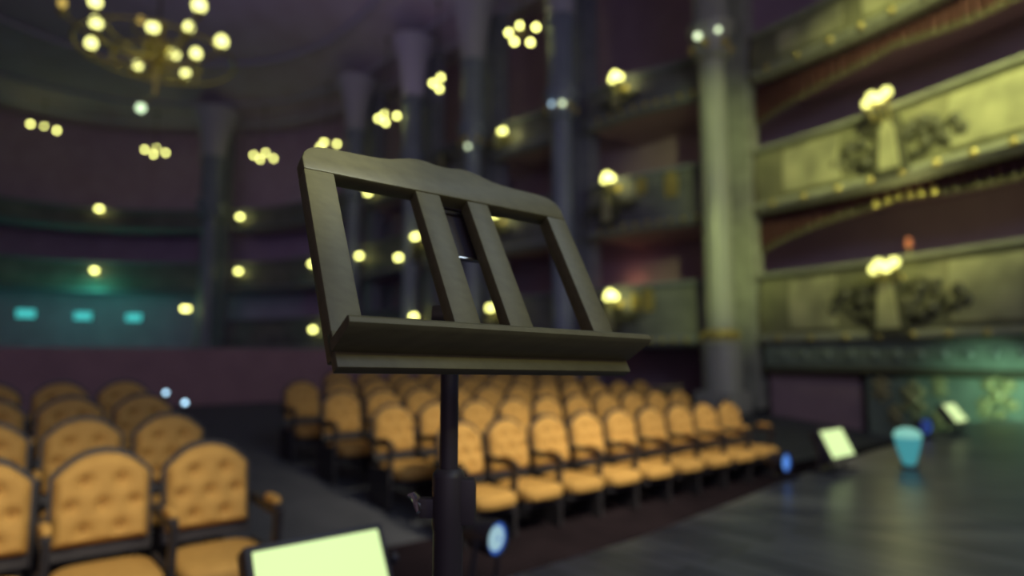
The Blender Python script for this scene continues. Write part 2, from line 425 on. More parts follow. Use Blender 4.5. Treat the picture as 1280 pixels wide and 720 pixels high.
def balcony(bi, tier):
    i0, i1 = BAYS[bi]; zb, zt = TIER[tier]; h = zt-zb
    mid = (i0+i1)//2; c = cpt(mid)
    root = empty('balcony', (c.x, c.y, zb))
    tag(root, f'{TNAME[tier]} balcony front {BTXT[bi]}', 'balcony', 'curved balcony fronts', 'thing')
    inv = Matrix.Translation(-Vector((c.x, c.y, zb)))
    def fin(name, bm, m, par=root):
        bm.transform(inv) if par is root else bm.transform(inv)
        return link(name, bm, m, par)
    bm = B(); strip(bm, i0, i1, [(-.12, zb+.22), (.10, zb+.24), (.17, zb+h*.35), (.16, zb+h*.6), (.06, zt-.12), (-.12, zt-.12)])
    par = fin('parapet', bm, M['panel_olive'] if bi == 0 else M['panel_shaded'])
    bm = B(); strip(bm, i0, i1, [(-.16, zt-.14), (.12, zt-.14), (.2, zt-.09), (.2, zt-.02), (.12, zt), (-.16, zt)])
    fin('handrail', bm, M['plaster'] if bi == 0 else M['plaster_bluelit'])
    bm = B(); strip(bm, i0, i1, [(-.12, zb), (.12, zb), (.2, zb+.07), (.27, zb+.1), (.27, zb+.17), (.14, zb+.26), (-.12, zb+.26)])
    fin('base_molding', bm, M['plaster'] if bi == 0 else M['plaster_bluelit'])
    bm = B(); strip(bm, i0, i1, [(-2.28, zb+.02), (-.1, zb+.02), (-.1, zb+.2), (-2.28, zb+.2)])
    fin('floor_slab', bm, M['box_spotlit'] if bi < 4 else M['box_wall'])
    # relief on the parapet
    if bi <= 3:
        zc = zb+h*.5
        spots = [LAMPI[(bi, tier)]] if (bi, tier) in LAMPI else [mid]
        for ic in spots:
            ic = int(round(ic))
            for side in (1, -1):
                bm = B(); scroll(bm, ic, .17, zc-.05, side, .85*h/1.5 if bi == 0 else .5*h/1.5)
                fin('scroll_relief', bm, M['bronze'])
            if bi == 0:
                for (q0, q1) in ((ic-13, ic-5), (ic+5, ic+11), (ic-24, ic-15), (ic+13, ic+19)):
                    q0 = max(q0, i0+1); q1 = min(q1, i1-3)
                    if q1-q0 < 3: continue
                    bm = B(); strip(bm, q0, q1, [(.14, zb+.34), (.185, zb+.36), (.215, zb+h*.45), (.205, zb+h*.6), (.12, zt-.24), (.08, zt-.22)])
                    fin('inset_panel', bm, M['panel'])
            base = cpt(ic, .2); t = (CUR[ic+1]-CUR[ic-1]).normalized(); nn = INW[ic]
            fr = lambda a, b, d: Vector((*(base+t*a+nn*d), zc+b))
            k = h/1.5*(1 if bi == 0 else .8)
            bm = B(); prism(bm, [(-.34*k, -.62*k), (.34*k, -.62*k), (.22*k, .3*k), (.16*k, .52*k), (0, .62*k), (-.16*k, .52*k), (-.22*k, .3*k)], .12, fr)
            ca = fin('cartouche', bm, M['bronze'])
            bm = B(); prism(bm, [(-.2*k, -.5*k), (.2*k, -.5*k), (.13*k, .25*k), (0, .45*k), (-.13*k, .25*k)], .06, lambda a, b, d: fr(a, b, d+.1))
            fin('shield', bm, M['panel'], ca)
    if bi == 1 and tier < 3:
        for ox, oy, ok in (((803, 233, 1.0), (840, 231, 1.5)) if tier == 2 else ((795, 378, 1.0), (811, 376, 1.3))):
            P, nn, q_ = hit(ox, oy, .18); t = Vector((-nn.y, nn.x, 0)); bm = B()
            prism(bm, [(-.10*ok, -.22*ok), (.10*ok, -.22*ok), (.13*ok, .0), (.10*ok, .2*ok), (0, .26*ok), (-.10*ok, .2*ok), (-.13*ok, 0)], .07, lambda a, b, d: P+t*a+Vector((0, 0, b))+nn*d)
            fin('gilt_shield', bm, M['gilt'])
    if bi in (0, 1):
        # small bosses along the lower moulding
        bm = B(); step = 5
        for i in range(i0+3, i1-1, 3):
            p = cpt(i, .26); ball(bm, (p.x, p.y, zb+.14), .075, u=8, v=6)
        o = fin('boss_row', bm, M['gilt']); o['kind'] = 'stuff'

# wall lamps: (px, py of the light, tier, bay)
LAMPS = [(1096, 124, 2, 0), (1105, 334, 1, 0), (770, 97, 3, 1), (760, 223, 2, 1), (764, 370, 1, 1), (628, 164, 3, 2), (618, 268, 2, 2), (613, 385, 1, 2),
         (519, 296, 2, 3), (517, 396, 1, 3), (498, 322, 2, 4), (449, 320, 2, 4), (460, 241, 3, 4), (390, 330, 2, 5), (391, 412, 1, 5),
         (298, 339, 2, 5), (300, 271, 3, 5), (118, 338, 2, 6), (124, 261, 3, 6)]
for (px, py, t, b_) in LAMPS:
    LAMPI.setdefault((b_, t), cross_index(px+(18 if b_ == 0 else 6), py)[0])
for bi in range(7):
    for t in (1, 2, 3):
        if bi == 6 and t == 1: continue
        balcony(bi, t)

LTXT = {0: 'four-globe', 1: 'four-globe', }
WHERE = {(1096, 124): 'bright four-globe lamp on the middle balcony right of the olive column', (1105, 334): 'bright four-globe lamp on the lowest balcony right of the olive column',
 (770, 97): 'three-globe lamp on the top balcony left of the olive column', (760, 223): 'three-globe lamp on the middle balcony left of the olive column',
 (764, 370): 'three-globe lamp on the lowest balcony, under the orange-lit box', (628, 164): 'glowing lamp on the top balcony just above the desk top rail',
 (618, 268): 'lamp partly hidden by the second slat, below the desk top rail', (613, 385): 'lamp glowing between the two middle slats of the desk',
 (519, 296): 'lamp close beside the first slat, in the left desk opening', (517, 396): 'lamp just above the desk ledge in the left opening',
 (498, 322): 'right one of two level lamps in the left desk opening', (449, 320): 'left one of two level lamps in the left desk opening',
 (460, 241): 'lamp just under the top rail in the left desk opening', (390, 330): 'lamp half hidden by the left edge of the music desk',
 (391, 412): 'low lamp left of the desk ledge end', (298, 339): 'lower of two lamps right of the broad back column',
 (300, 271): 'upper of two lamps right of the broad back column', (118, 338): 'lamp above the green-lit balcony ledge at the back left',
 (124, 261): 'lamp on the top balcony at the back left'}
def wall_lamp(px, py, tier, bay, label):
    P, nn, i = hit(px, py, .55)
    t = Vector((-nn.y, nn.x, 0))
    root = empty('wall_lamp', P, math.atan2(nn.y, nn.x)); tag(root, label, 'lamp', 'balcony wall lamps')
    zb, zt = TIER[tier]; zm = max(min(P.z-.2, zt-.3), zb+.3)-P.z
    # local x points into the hall
    b = B(); lathe(b, [(.02, 0), (.12, .01), (.10, .04), (.03, .06)], (-.43, 0, zm), 14, axis=Matrix.Rotation(PI/2, 3, 'Y'))
    link('wall_plate', b, M['gilt'], root)
    far = P.y
    gr = .10 if far < 18 else .095
    sp = .135 if far < 15 else .115
    k = 4 if far < 15 else (3 if far < 19 else 2)
    pos = [((q-(k-1)/2)*sp*1.0, (.05 if 0 < q < k-1 else 0), ((.07 if q % 2 else -.02) if k > 2 else 0)) for q in range(k)]
    gm = M['globe_near'] if far < 15 else (M['globe_mid'] if far < 23 else M['globe_far'])
    for (a, fx, dz) in pos:
        b = B(); tube(b, [(-.41, 0, zm), (-.25, a*.4, zm-.08), (-.08, a*.9, min(zm, -.22)), (fx, a, dz-.15)], .014, 6); link('arm', b, M['gilt'], root)
        b = B(); lathe(b, [(.015, -.17), (.05, -.14), (.06, -.09), (.03, -.085)], (fx, a, dz), 10); link('cup', b, M['gilt'], root)
        b = B(); ball(b, (fx, a, dz), gr); link('globe', b, gm, root)
    return root
for l in LAMPS: wall_lamp(*l, WHERE[l[:2]])
# lamp fixed on the broad back column
def post_lamp():
    P = at_y(232, 386, 32.2)
    root = empty('wall_lamp', P, -PI/2+.4); tag(root, 'low lamp on the broad back column, above the dark stalls', 'lamp', 'balcony wall lamps')
    b = B(); tube(b, [(-.6, .35, -.1), (-.3, .1, -.25), (0, 0, -.14)], .02, 6); link('arm', b, M['gilt'], root)
    for a in (-.1, .1):
        b = B(); ball(b, (0, a, 0), .10); link('globe', b, M['globe_far'], root)
post_lamp()

# clusters of globes hanging under the ceiling rim
CL = [([(38, 155), (55, 157), (71, 163)], 'three bulbs in a row, hanging cluster at the far left'),
      ([(181, 187), (195, 185), (192, 193), (207, 191)], 'four-bulb hanging cluster below the chandelier'),
      ([(317, 194), (332, 191), (325, 199), (342, 198)], 'four-bulb hanging cluster left of the desk top corner'),
      ([(405, 178), (421, 180), (400, 184)], 'bulb cluster hanging just over the left desk corner'),
      ([(473, 148), (481, 143), (496, 145), (482, 153)], 'four-bulb cluster with one bulb set apart, left of centre'),
      ([(541, 104), (551, 97), (549, 111)], 'tight three-bulb cluster above the middle of the desk'),
      ([(636, 41), (650, 32), (670, 34), (643, 52), (663, 53)], 'five-bulb ring cluster at the top centre')]
for pts, lab in CL:
    mx = sum(p[0] for p in pts)/len(pts); my = sum(p[1] for p in pts)/len(pts)
    P, nn, i = hit(mx, my, 1.1)
    root = empty('hanging_lamp', P); tag(root, lab, 'lamp', 'globe clusters under the ceiling')
    b = B(); tube(b, [(0, 0, .1), (0, 0, CEIL-P.z+.05)], .02, 6); lathe(b, [(.12, CEIL-P.z-.03), (.1, CEIL-P.z-.06), (.03, CEIL-P.z-.1)], seg=12); link('rod', b, M['bronze'], root)
    b = B(); ball(b, (0, 0, .12), .07); link('hub', b, M['gilt'], root)
    far = P.y
    for q, (a, c) in enumerate(pts):
        W = at_y(a, c, P.y+(.12 if q % 2 else -.12))-P
        b = B(); tube(b, [(0, 0, .12), (W.x*.5, W.y*.5, -.02 if W.z < .1 else .2), (W.x, W.y, W.z-.08)], .012, 6); link('arm', b, M['gilt'], root)
        b = B(); ball(b, W, .085 if far > 24 else .08); link('bulb', b, M['globe_top'], root)

# ------------------------------------------------------------------ chandelier
CH = Vector((-8.75, 15.1, EYE+7.5))
ch = empty('chandelier', CH); tag(ch, 'large gilt chandelier of glowing bulbs hanging at the upper left', 'chandelier')
b = B(); tube(b, [(0, 0, .5), (0, 0, CEIL+2.3-CH.z)], .03, 8); link('rod', b, M['bronze'], ch)
b = B(); lathe(b, [(.03, .7), (.16, .6), (.08, .45), (.22, .25), (.3, .05), (.2, -.15), (.1, -.3), (.18, -.45), (.1, -.6), (.03, -.8), (.06, -1.0), (.02, -1.15)], seg=18); link('stem', b, M['gilt'], ch)
for R0, z, r in ((.95, -.25, .028), (1.75, -.1, .028), (.55, .5, .025)):
    b = B(); torus(b, (0, 0, z), R0, r); link('ring', b, M['gilt'], ch)
BULBS = [(120, 28, .16), (114, 54, .15), (119, 2, .15), (191, 34, .16), (172, 82, .13), (236, 34, .13), (249, 7, .17), (217, 67, .17), (245, 67, .15), (232, 92, .14), (277, 52, .17), (78, 4, .1)]
for (px, py, r) in BULBS:
    W = at_z(px, py, CH.z)-CH
    b = B(); tube(b, [(0, 0, -.2), (W.x*.35, W.y*.35, -.42), (W.x*.75, W.y*.75, -.42), (W.x, W.y, -.2)], [.035, .03, .025, .02], 7); link('arm', b, M['gilt'], ch)
    b = B(); lathe(b, [(.02, -.3), (.07, -.22), (.11, -.16), (.04, -.14)], W, 12); link('cup', b, M['gilt'], ch)
    b = B(); ball(b, W, r*.8, sz=1.12); link('bulb', b, M['bulb'] if r > .1 else M['bulb_dim'], ch)
W = at_z(176, 25, CH.z)-CH; b = B(); ball(b, W, .08); link('bulb', b, M['bulb_dim'], ch)
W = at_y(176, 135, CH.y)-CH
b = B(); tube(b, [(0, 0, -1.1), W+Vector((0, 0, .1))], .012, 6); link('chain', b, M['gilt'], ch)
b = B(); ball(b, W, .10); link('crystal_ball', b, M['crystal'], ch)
for q in range(14):
    a = q*2*PI/14; p = Vector((.95*math.cos(a), .95*math.sin(a), -.27))
    b = B(); lathe(b, [(.005, 0), (.03, -.08), (.02, -.16), (.004, -.2)], p, 8); link('drop', b, M['crystal_glass'] if 'crystal_glass' in M else M['gilt'], ch)

# ------------------------------------------------------------------ right-hand bay: frieze, marble panel, curtains
def seg_at(px, py=400): return int(round(cross_index(px, py)[0]))
i88 = seg_at(1086, 480)
i0, i1 = BAYS[0]
fr = empty('frieze', (*cpt((i0+i1)//2), .75)); tag(fr, 'carved greenish frieze band under the lowest balcony at the right', 'frieze', kind='thing')
inv = Matrix.Translation(-fr.location)
bm = B(); strip(bm, i0, i1, [(-.25, .80), (.06, .80), (.10, .86), (.10, 1.30), (-.25, 1.30)]); bm.transform(inv); link('band', bm, M['marble'], fr)
bm = B(); strip(bm, i0, i1, [(-.2, .66), (.12, .66), (.18, .74), (.1, .82), (-.2, .82)]); bm.transform(inv); link('lower_molding', bm, M['bronze'], fr)
for q, i in enumerate(range(i0+2, i1, 2)):
    p = cpt(i, .1); bm = B(); ball(bm, (p.x, p.y, 1.07), .085, sz=1.3, u=10, v=8); bm.transform(inv); link('rosette', bm, M['marble'], fr)
pw = empty('marble_dado', (*cpt((i0+i88)//2), -.4)); tag(pw, 'green marble wall panel with gilt ornament beside the stage', 'wall panel', kind='thing')
inv = Matrix.Translation(-pw.location)
bm = B(); strip(bm, i0, i88, [(-.3, -.7), (.04, -.7), (.04, .65), (-.3, .65)]); bm.transform(inv); link('marble_face', bm, M['marble'], pw)
bm = B(); strip(bm, i88+1, i1, [(-.32, -.7), (-.1, -.7), (-.1, .66), (-.32, .66)])
struct('door_1', bm, M['door_dark'])
def gilt_leaf(px, py, k):
    P, nn, i = hit(px, py, .05); t = Vector((-nn.y, nn.x, 0))
    bm = B()
    for (a, c, r) in ((0, 0, .11), (.1, .12, .08), (-.1, .12, .08), (0, .22, .07), (.12, -.1, .07), (-.12, -.1, .07), (0, -.2, .06)):
        p = P+t*a*k+Vector((0, 0, c*k)); rr = bmesh.ops.create_uvsphere(bm, u_segments=8, v_segments=6, radius=r*k)
        bmesh.ops.translate(bm, verts=rr['verts'], vec=p)
    bm.transform(inv); link('gilt_ornament', bm, M['gilt_worn'], pw)
for g in ((1102, 487, 1.0), (1143, 500, 1.3), (1175, 484, .8), (1120, 520, .8), (1178, 528, 1.0), (1232, 512, .8), (1250, 495, 1.5)): gilt_leaf(*g)

def curtain(tier_above, label, drop, pxs):
    """gathered red valance hung under a balcony, with fringe"""
    zb = TIER[tier_above][0]+.02
    a0, a1 = BAYS[0][0], BAYS[0][1]+3
    root = empty('curtain', (*cpt((a0+a1)//2, -.2), zb)); tag(root, label, 'curtain')
    inv = Matrix.Translation(-root.location)
    bm = B(); fb = B(); prev = None; pf = None
    n = (a1-a0)*4
    for q in range(n+1):
        f = q/n; x = a0+(a1-a0)*f; i = int(x); tt = x-i
        p = cpt(i, -.25).lerp(cpt(min(i+1, NC-1), -.25), tt); nn = INW[i]
        fold = .05*math.sin(q*1.7)
        sw = (f*3.0) % 1.0
        low = drop[0]+drop[1]*math.sin(sw*PI)
        e = max(0, (f-.72)/.28); low = low*(1-.35*e)+e*e*(drop[2])     # falls low beside the column
        z1 = zb-low
        v = [bm.verts.new((*(p+nn*fold), zb)), bm.verts.new((*(p+nn*(fold*1.3+.04)), (zb+z1)/2)), bm.verts.new((*(p+nn*fold), z1))]
        w = [fb.verts.new((*(p+nn*(fold+.02)), z1+.03)), fb.verts.new((*(p+nn*(fold+.03)), z1-.08-(.03 if q % 2 else 0)))]
        if prev:
            for k in range(2): bm.faces.new((prev[k], prev[k+1], v[k+1], v[k]))
            fb.faces.new((pf[0], pf[1], w[1], w[0]))
        prev, pf = v, w
    bmesh.ops.solidify(bm, geom=bm.faces[:], thickness=.02); bm.transform(inv)
    c_ = link('drape', bm, M['velvet_red'], root)
    bmesh.ops.solidify(fb, geom=fb.faces[:], thickness=.015); fb.transform(inv)
    link('fringe', fb, M['fringe'], root)
    for px in (pxs or ()):
        i, p = cross_index(px, 240, -.2); ii = min(int(round(i)), NC-2)
        f = (i-a0)/(a1-a0); low = drop[0]+drop[1]*math.sin(((f*3.0) % 1.0)*PI)
        b = B(); lathe(b, [(.01, .06), (.03, .04), (.025, .02), (.045, 0), (.06, -.13), (.015, -.14)], (p.x, p.y, zb-low+.06), 10)
        b.transform(inv); link('tassel', b, M['gilt'], root)
curtain(2, 'red curtain with gold fringe swagged in the lowest box opening', (.2, .12, 1.0), (1094, 1110, 1124, 1138, 1152, 1168))
curtain(3, 'red curtain with dull fringe swagged in the middle box opening', (.32, .18, 1.0), None)

# little red-shaded lamp on the lowest balcony rail, and a white-clad table lamp in the orange-lit box
P, nn, i = hit(1136, 305, .1)
rt = empty('table_lamp', (P.x, P.y, TIER[1][1])); tag(rt, 'small red-shaded lamp standing on the balcony rail at right', 'lamp')
b = B(); lathe(b, [(.05, 0), (.05, .015), (.012, .03), (.012, .16)], seg=12); link('lamp_base', b, M['gilt'], rt)
b = B(); lathe(b, [(.07, .14), (.075, .15), (.045, .32), (.04, .32)], seg=14); link('lamp_shade', b, M['red_shade'], rt)

# ------------------------------------------------------------------ back left: exits and green wall reflections
for (px, py, lab, m) in ((32, 392, 'leftmost of the three cyan exit lights at the back', 'exit'), (104, 395, 'middle one of the three cyan exit lights at the back', 'exit'),
                          (168, 397, 'right one of the three cyan exit lights at the back', 'exit'), (307, 418, 'round green reflection on the wall right of the broad back column', 'green_reflection'), (274, 413, 'small dim green reflection close by the broad back column', 'green_reflection')):
    P, nn, i = hit(px, py, -2.22)
    o = empty('exit_or_reflection', P, math.atan2(nn.y, nn.x)); tag(o, lab, 'exit sign', 'exit lights at the back')
    w, h_ = (.82, .42) if m == 'exit' else ((.72, .72) if px == 307 else (.4, .3))
    b = B(); box(b, (0, 0, 0), (.14, w+.08, h_+.08), bevel=.02); link('housing', b, M['black_case'], o)
    b = B(); box(b, (.075, 0, 0), (.03, w, h_), bevel=.01); link('lit_face', b, M[m], o)

# dark screen put in for the unlit rear seat rows
bm = B(); pts = [(-14, 13.4), (-6, 13.7), (0, 13.8), (6, 13.7), (9.5, 13.2)]
for (s0, d0), (s1, d1) in zip(pts, pts[1:]):
    pass
rows = [[bm.verts.new(sd(s, d+o_, z)) for o_, z in ((0, zfloor(13)-.05), (0, 1.16), (.02, 1.2), (.14, 1.2), (.14, zfloor(13)-.05))] for s, d in pts]
for a, b in zip(rows, rows[1:]):
    for k in range(5): bm.faces.new((a[k], a[(k+1) % 5], b[(k+1) % 5], b[k]))
bm.faces.new(rows[0]); bm.faces.new(rows[-1][::-1])
struct('wall_unlit_rows', bm, M['unlit_rows'], False)

# ------------------------------------------------------------------ theatre seats
def back_outline(w, zb, zs, zt, n=14, grow=0.0):
    pts = [(-w/2-grow, zb-grow), (w/2+grow, zb-grow)]
    for k in range(n+1):
        a = k/n; x = (w/2+grow)*(1-2*a)
        q = abs(1-2*a)
        pts.append((x, zs+(zt-zs+grow)*(1-q**2.2)+(grow*.5)))
    return pts
TUFT = [(-.085, .84), (.085, .84), (-.15, .715), (0, .715), (.15, .715), (-.085, .59), (.085, .59)]
REC = .16     # recline
def make_seat(buttons):
    root = empty('theatre_seat', (0, 0, 0))
    w, zb, zs, zt = .46, .512, .86, .985
    def yb(z): return .20+(z-.5)*REC
    # tufted cushion
    bm = B(); nx, nz = 26, 28; front = []; back = []
    for j in range(nz+1):
        fr_, bk = [], []
        for i in range(nx+1):
            u = i/nx*2-1; x = u*w/2
            ztop = zs+(zt-zs)*(1-abs(u)**2.2)
            z = zb+(ztop-zb)*j/nz
            ed = min(1, (1-abs(u))/.16, (j/nz)/.10, (1-j/nz)/.10); ed = max(0, ed); bul = math.sin(ed*PI/2)
            dep = .055*bul
            for tx, tz in TUFT:
                dep -= .045*bul*math.exp(-((x-tx)**2+(z-tz)**2)/.0013)
            fr_.append(bm.verts.new((x, yb(z)-dep, z))); bk.append(bm.verts.new((x, yb(z)+.01, z)))
        front.append(fr_); back.append(bk)
    for j in range(nz):
        for i in range(nx):
            bm.faces.new((front[j][i], front[j][i+1], front[j+1][i+1], front[j+1][i]))
            bm.faces.new((back[j][i], back[j+1][i], back[j+1][i+1], back[j][i+1]))
    for j in range(nz):
        bm.faces.new((front[j][0], front[j+1][0], back[j+1][0], back[j][0])); bm.faces.new((front[j][nx], back[j][nx], back[j+1][nx], front[j+1][nx]))
    for i in range(nx):
        bm.faces.new((front[0][i], back[0][i], back[0][i+1], front[0][i+1])); bm.faces.new((front[nz][i], front[nz][i+1], back[nz][i+1], back[nz][i]))
    cush = link('backrest', bm, M['gold_velvet'], root)
    if buttons:
        for tx, tz in TUFT:
            b = B(); ball(b, (tx, yb(tz)-.014, tz), .014, sy=.6, u=8, v=6); link('button', b, M['button'], cush)
    bm = B(); prism(bm, back_outline(w, zb-.05, zs, zt, grow=.018), .045, lambda a, c, d: Vector((a, yb(c)+.012+d, c)))
    link('back_frame', bm, M['dark_wood'], root, False)
    bm = B(); superbox(bm, (0, -.085, .365), (.485, .58, .145), 4.2); link('seat', bm, M['gold_velvet'], root)
    bm = B(); box(bm, (0, -.06, .275), (.44, .46, .06), bevel=.01); link('seat_pan', bm, M['dark_wood'], root)
    return root
def make_side(root, x):
    bm = B(); prism(bm, [(-.22, 0), (.22, 0), (.24, .40), (-.15, .40), (-.175, .605), (.27, .615), (.28, .645), (-.25, .645), (-.245, .60), (-.21, .38)], .035, lambda a, c, d: Vector((x-.0175+d, a, c)))
    link('side_panel', bm, M['dark_wood'], root, False)
    bm = B(); box(bm, (x, .03, .657), (.048, .48, .03), bevel=.008); ar = link('armrest', bm, M['dark_wood'], root)
    bm = B(); superbox(bm, (x, -.11, .686), (.05, .20, .05), 3.5, n=5); link('arm_pad', bm, M['gold_velvet'], ar)
protoN = make_seat(True); make_side(protoN, -.275)
protoF = make_seat(False); make_side(protoF, -.275)
def copy_tree(o, parent=None):
    c = o.copy(); C.objects.link(c)
    if parent is not None: c.parent = parent
    for ch_ in list(o.children): copy_tree(ch_, c)
    return c
ORD = ['first', 'second', 'third', 'fourth', 'fifth', 'sixth', 'seventh', 'eighth', 'ninth', 'tenth', 'eleventh', 'twelfth', 'thirteenth']
used = {id(protoN): False, id(protoF): False}
def seat(proto, s, d, z, label, group, end=None):
    if not used[id(proto)]: o = proto; used[id(proto)] = True
    else: o = copy_tree(proto)
    o.location = sd(s, d, z); o.rotation_euler = (0, 0, ROWA); tag(o, label, 'theatre seat', group)
    return o
first = []
for k in range(4):
    d = 4.05+1.2*k
    for j in range((4, 4, 5, 5)[k]):
        s = (1.10, 1.12, 1.14, 1.15)[k]-.55*j
        o = seat(protoN, s, d, zleft(d), f'golden tufted seat {ORD[j]} from the aisle, {ORD[k] if k else "front"} row of left block', 'seats in the left block')
        if j == 0: first.append(o)
NR = (9, 10, 11, 11, 10)
for k in range(5):
    d = 4.82+1.18*k
    for j in range(NR[k]):
        s = (3.51, 3.45, 3.39, 3.35, 4.4)[k]+.562*j
        o = seat(protoF, s, d, zfloor(d), f'golden tufted seat {ORD[j]} from the aisle, {ORD[k] if k else "front"} row of right block', 'seats in the right block')
        if j == NR[k]-1: first.append(o)
for o in first: make_side(o, .275)
# low lights at the aisle end of the left block
for (px, py, lab) in ((207, 495, 'upper of two tiny pale blue lights at the aisle'), (231, 508, 'lower of two tiny pale blue lights at the aisle')):
    P = at_y(px, py, 7.2 if px == 207 else 6.4)
    zf = max(zfloor(N.dot(P)), -.6)
    o = empty('aisle_light', (P.x, P.y, zf)); tag(o, lab, 'aisle light', 'aisle marker lights')
    b = B(); lathe(b, [(.06, 0), (.06, .02), (.015, .03), (.015, P.z-zf-.02), (.03, P.z-zf), (.03, P.z-zf+.02)], seg=10); link('post', b, M['black_case'], o)
    b = B(); ball(b, (0, 0, P.z-zf+.035), .022); link('led', b, M['step_led'], o)

# ------------------------------------------------------------------ footlights
def flood(s, d, w, h_, tilt, zc, label):
    P = sd(s, d, 0); root = empty('floodlight', P, ROWA); tag(root, label, 'floodlight', 'white floodlights along the stage edge')
    A = Matrix.Rotation(-tilt, 3, 'X')    # local -Y is the lit side, leaning back
    b = B(); box(b, (0, 0, zc), (w+.05, .09, h_+.05), A, bevel=.012)
    for q in range(7): box(b, Vector((0, 0, zc))+A @ Vector((-w*.4+q*w*.8/6, .06, 0)), (.012, .05, h_*.8), A)
    link('housing', b, M['black_case'], root)
    b = B(); box(b, Vector((0, 0, zc))+A @ Vector((0, -.045, 0)), (w, .014, h_), A, bevel=.005); link('lit_panel', b, M['flood'], root)
    b = B()
    for sx in (-1, 1):
        x = sx*(w/2+.045); tube(b, [(x*.75, .02, .012), (x, .02, .02), (x, 0, zc)], .012, 6)
        tube(b, [(x*.75, -.12, .012), (x*.75, .14, .012)], .012, 6)
    tube(b, [(-w*.38, .02, .012), (w*.38, .02, .012)], .012, 6)
    link('bracket', b, M['black_case'], root)
    for sx in (-1, 1):
        b = B(); lathe(b, [(.025, 0), (.025, .02), (.012, .03)], (sx*(w/2+.05), 0, zc), 10, axis=Matrix.Rotation(sx*PI/2, 3, 'Y')); link('knob', b, M['black_case'], root)
    return root
def sdof(P): return P.dot(R), P.dot(N)
P = at_y(399, 718, 2.35); s, d = sdof(P); flood(s, d, .46, .21, .55, P.z, 'big white floodlight close by at the bottom, left of the stand')
P = at_y(1041, 556, 6.0); s, d = sdof(P); flood(s, d, .42, .25, .45, P.z, 'bright white floodlight on the stage edge, right of the seats')
P = at_y(1190, 518, 8.9); s, d = sdof(P); flood(s, d, .44, .27, .6, P.z, 'distant white floodlight in front of the marble panel')
def par(px, py, Y, r, label, m='lens_blue', yaw=ROWA):
    P = at_y(px, py, Y); root = empty('par_lamp', (P.x, P.y, 0), yaw); tag(root, label, 'stage lamp', 'round lamps along the stage edge')
    z = P.z; A = Matrix.Rotation(PI/2, 3, 'X')   # axis z -> -y
    b = B(); lathe(b, [(r*.55, -.16), (r*.9, -.12), (r*1.12, -.02), (r*1.15, .03), (r*1.02, .03), (r*1.0, .0)], (0, 0, z), 24, axis=A); link('can', b, M['black_case'], root)
    b = B(); lathe(b, [(r*.93, .004), (r*1.0, .004), (r*1.0, .016), (r*.93, .016)], (0, 0, z), 24, axis=A); link('lens_rim', b, M['lens_rim'], root)
    b = B(); lathe(b, [(r*.93, .002), (r*.93, .012), (r*.5, .024), (r*.16, .03)], (0, 0, z), 24, axis=A); link('lens', b, M[m], root)
    b = B(); ball(b, (0, -.028, z), r*.14, sy=.5); link('lens_centre', b, M['lens_rim'], root)
    b = B()
    for sx in (-1, 1): tube(b, [(sx*r*.6, .06, .012), (sx*r*1.25, .06, .03), (sx*r*1.25, .03, z)], .012, 6)
    tube(b, [(-r*.6, .06, .012), (r*.6, .06, .012)], .012, 6); tube(b, [(-r*.7, -.1, .012), (-r*.7, .16, .012)], .012, 6); tube(b, [(r*.7, -.1, .012), (r*.7, .16, .012)], .012, 6)
    link('yoke', b, M['black_case'], root)
par(617, 672, 3.0, .07, 'round pale blue stage lamp just right of the stand pole', 'lens_blue', ROWA+.22)
par(980, 578, 5.65, .075, 'small blue stage lamp at the end of the front seat row', 'lens_deep')
par(1156, 533, 8.4, .085, 'dark stage lamp with a faint blue lens between two floodlights', 'lens_faint', ROWA-.5)
P = at_z(1137, 585, 0)  # tapered cyan shape given its own glow
up = empty('cone', P); tag(up, 'cyan glowing tapered uplight on the stage floor', 'stage lamp')
b = B(); lathe(b, [(.05, 0), (.07, .015), (.045, .03), (.06, .06), (.10, .2), (.115, .29), (.1, .29)], seg=20); link('glowing_body', b, M['cyan'], up)
b = B(); lathe(b, [(.115, .285), (.12, .30), (.10, .345), (.05, .37), (.01, .375)], seg=20); link('lens', b, M['cyan_hot'], up)
b = B(); lathe(b, [(.08, 0), (.085, .01), (.075, .028), (.03, .03)], seg=20); link('foot', b, M['black_case'], up)

# ------------------------------------------------------------------ music stand (the subject)
D0 = Vector((-.21306, .77143, EYE+.00566))
De = Vector((.80339, .59493, -.02497)); Du = Vector((-.28339, .41889, .86268)); Dn = Vector((.52370, -.68599, .50513))
polexy = Vector((-.0995, 1.03))
ms = empty('music_stand', (polexy.x, polexy.y, 0)); tag(ms, 'wooden music stand with slatted desk on a dark metal pole', 'music stand')
off = Vector((polexy.x, polexy.y, 0))
def D(a, b, c): return D0+De*a+Du*b+Dn*c-off
def desk_part(name, outline, c0, c1, m, bev=.002, parent=ms):
    bm = B(); prism(bm, outline, c1-c0, lambda a, b, c: D(a, b, c0+c))
    bmesh.ops.recalc_face_normals(bm, faces=bm.faces)
    es = [e for e in bm.edges if e.calc_face_angle(0) > .5]
    bmesh.ops.bevel(bm, geom=es, offset=bev, segments=2, affect='EDGES', profile=.5)
    return link(name, bm, m, parent)
half = [(0, .3075), (0, .330), (.004, .342), (.010, .350), (.018, .3555), (.028, .3595), (.045, .362), (.075, .3630), (.105, .3638), (.130, .3655), (.150, .3695), (.168, .3755), (.185, .3815), (.200, .3838), (.216, .3835), (.233, .3800), (.25, .3785)]
topl = half+[(.5-a, b) for a, b in half[-2::-1]]
T = .028
desk_part('top_rail', topl, -T, 0, M['stand_wood'], .003)
desk_part('stile', [(0, -.004), (.045, -.004), (.045, .3075), (0, .3075)], -T, -.0006, M['stand_wood'])
desk_part('stile', [(.455, .0), (.5, .0), (.5, .3075), (.455, .3075)], -T, -.0006, M['stand_wood'])
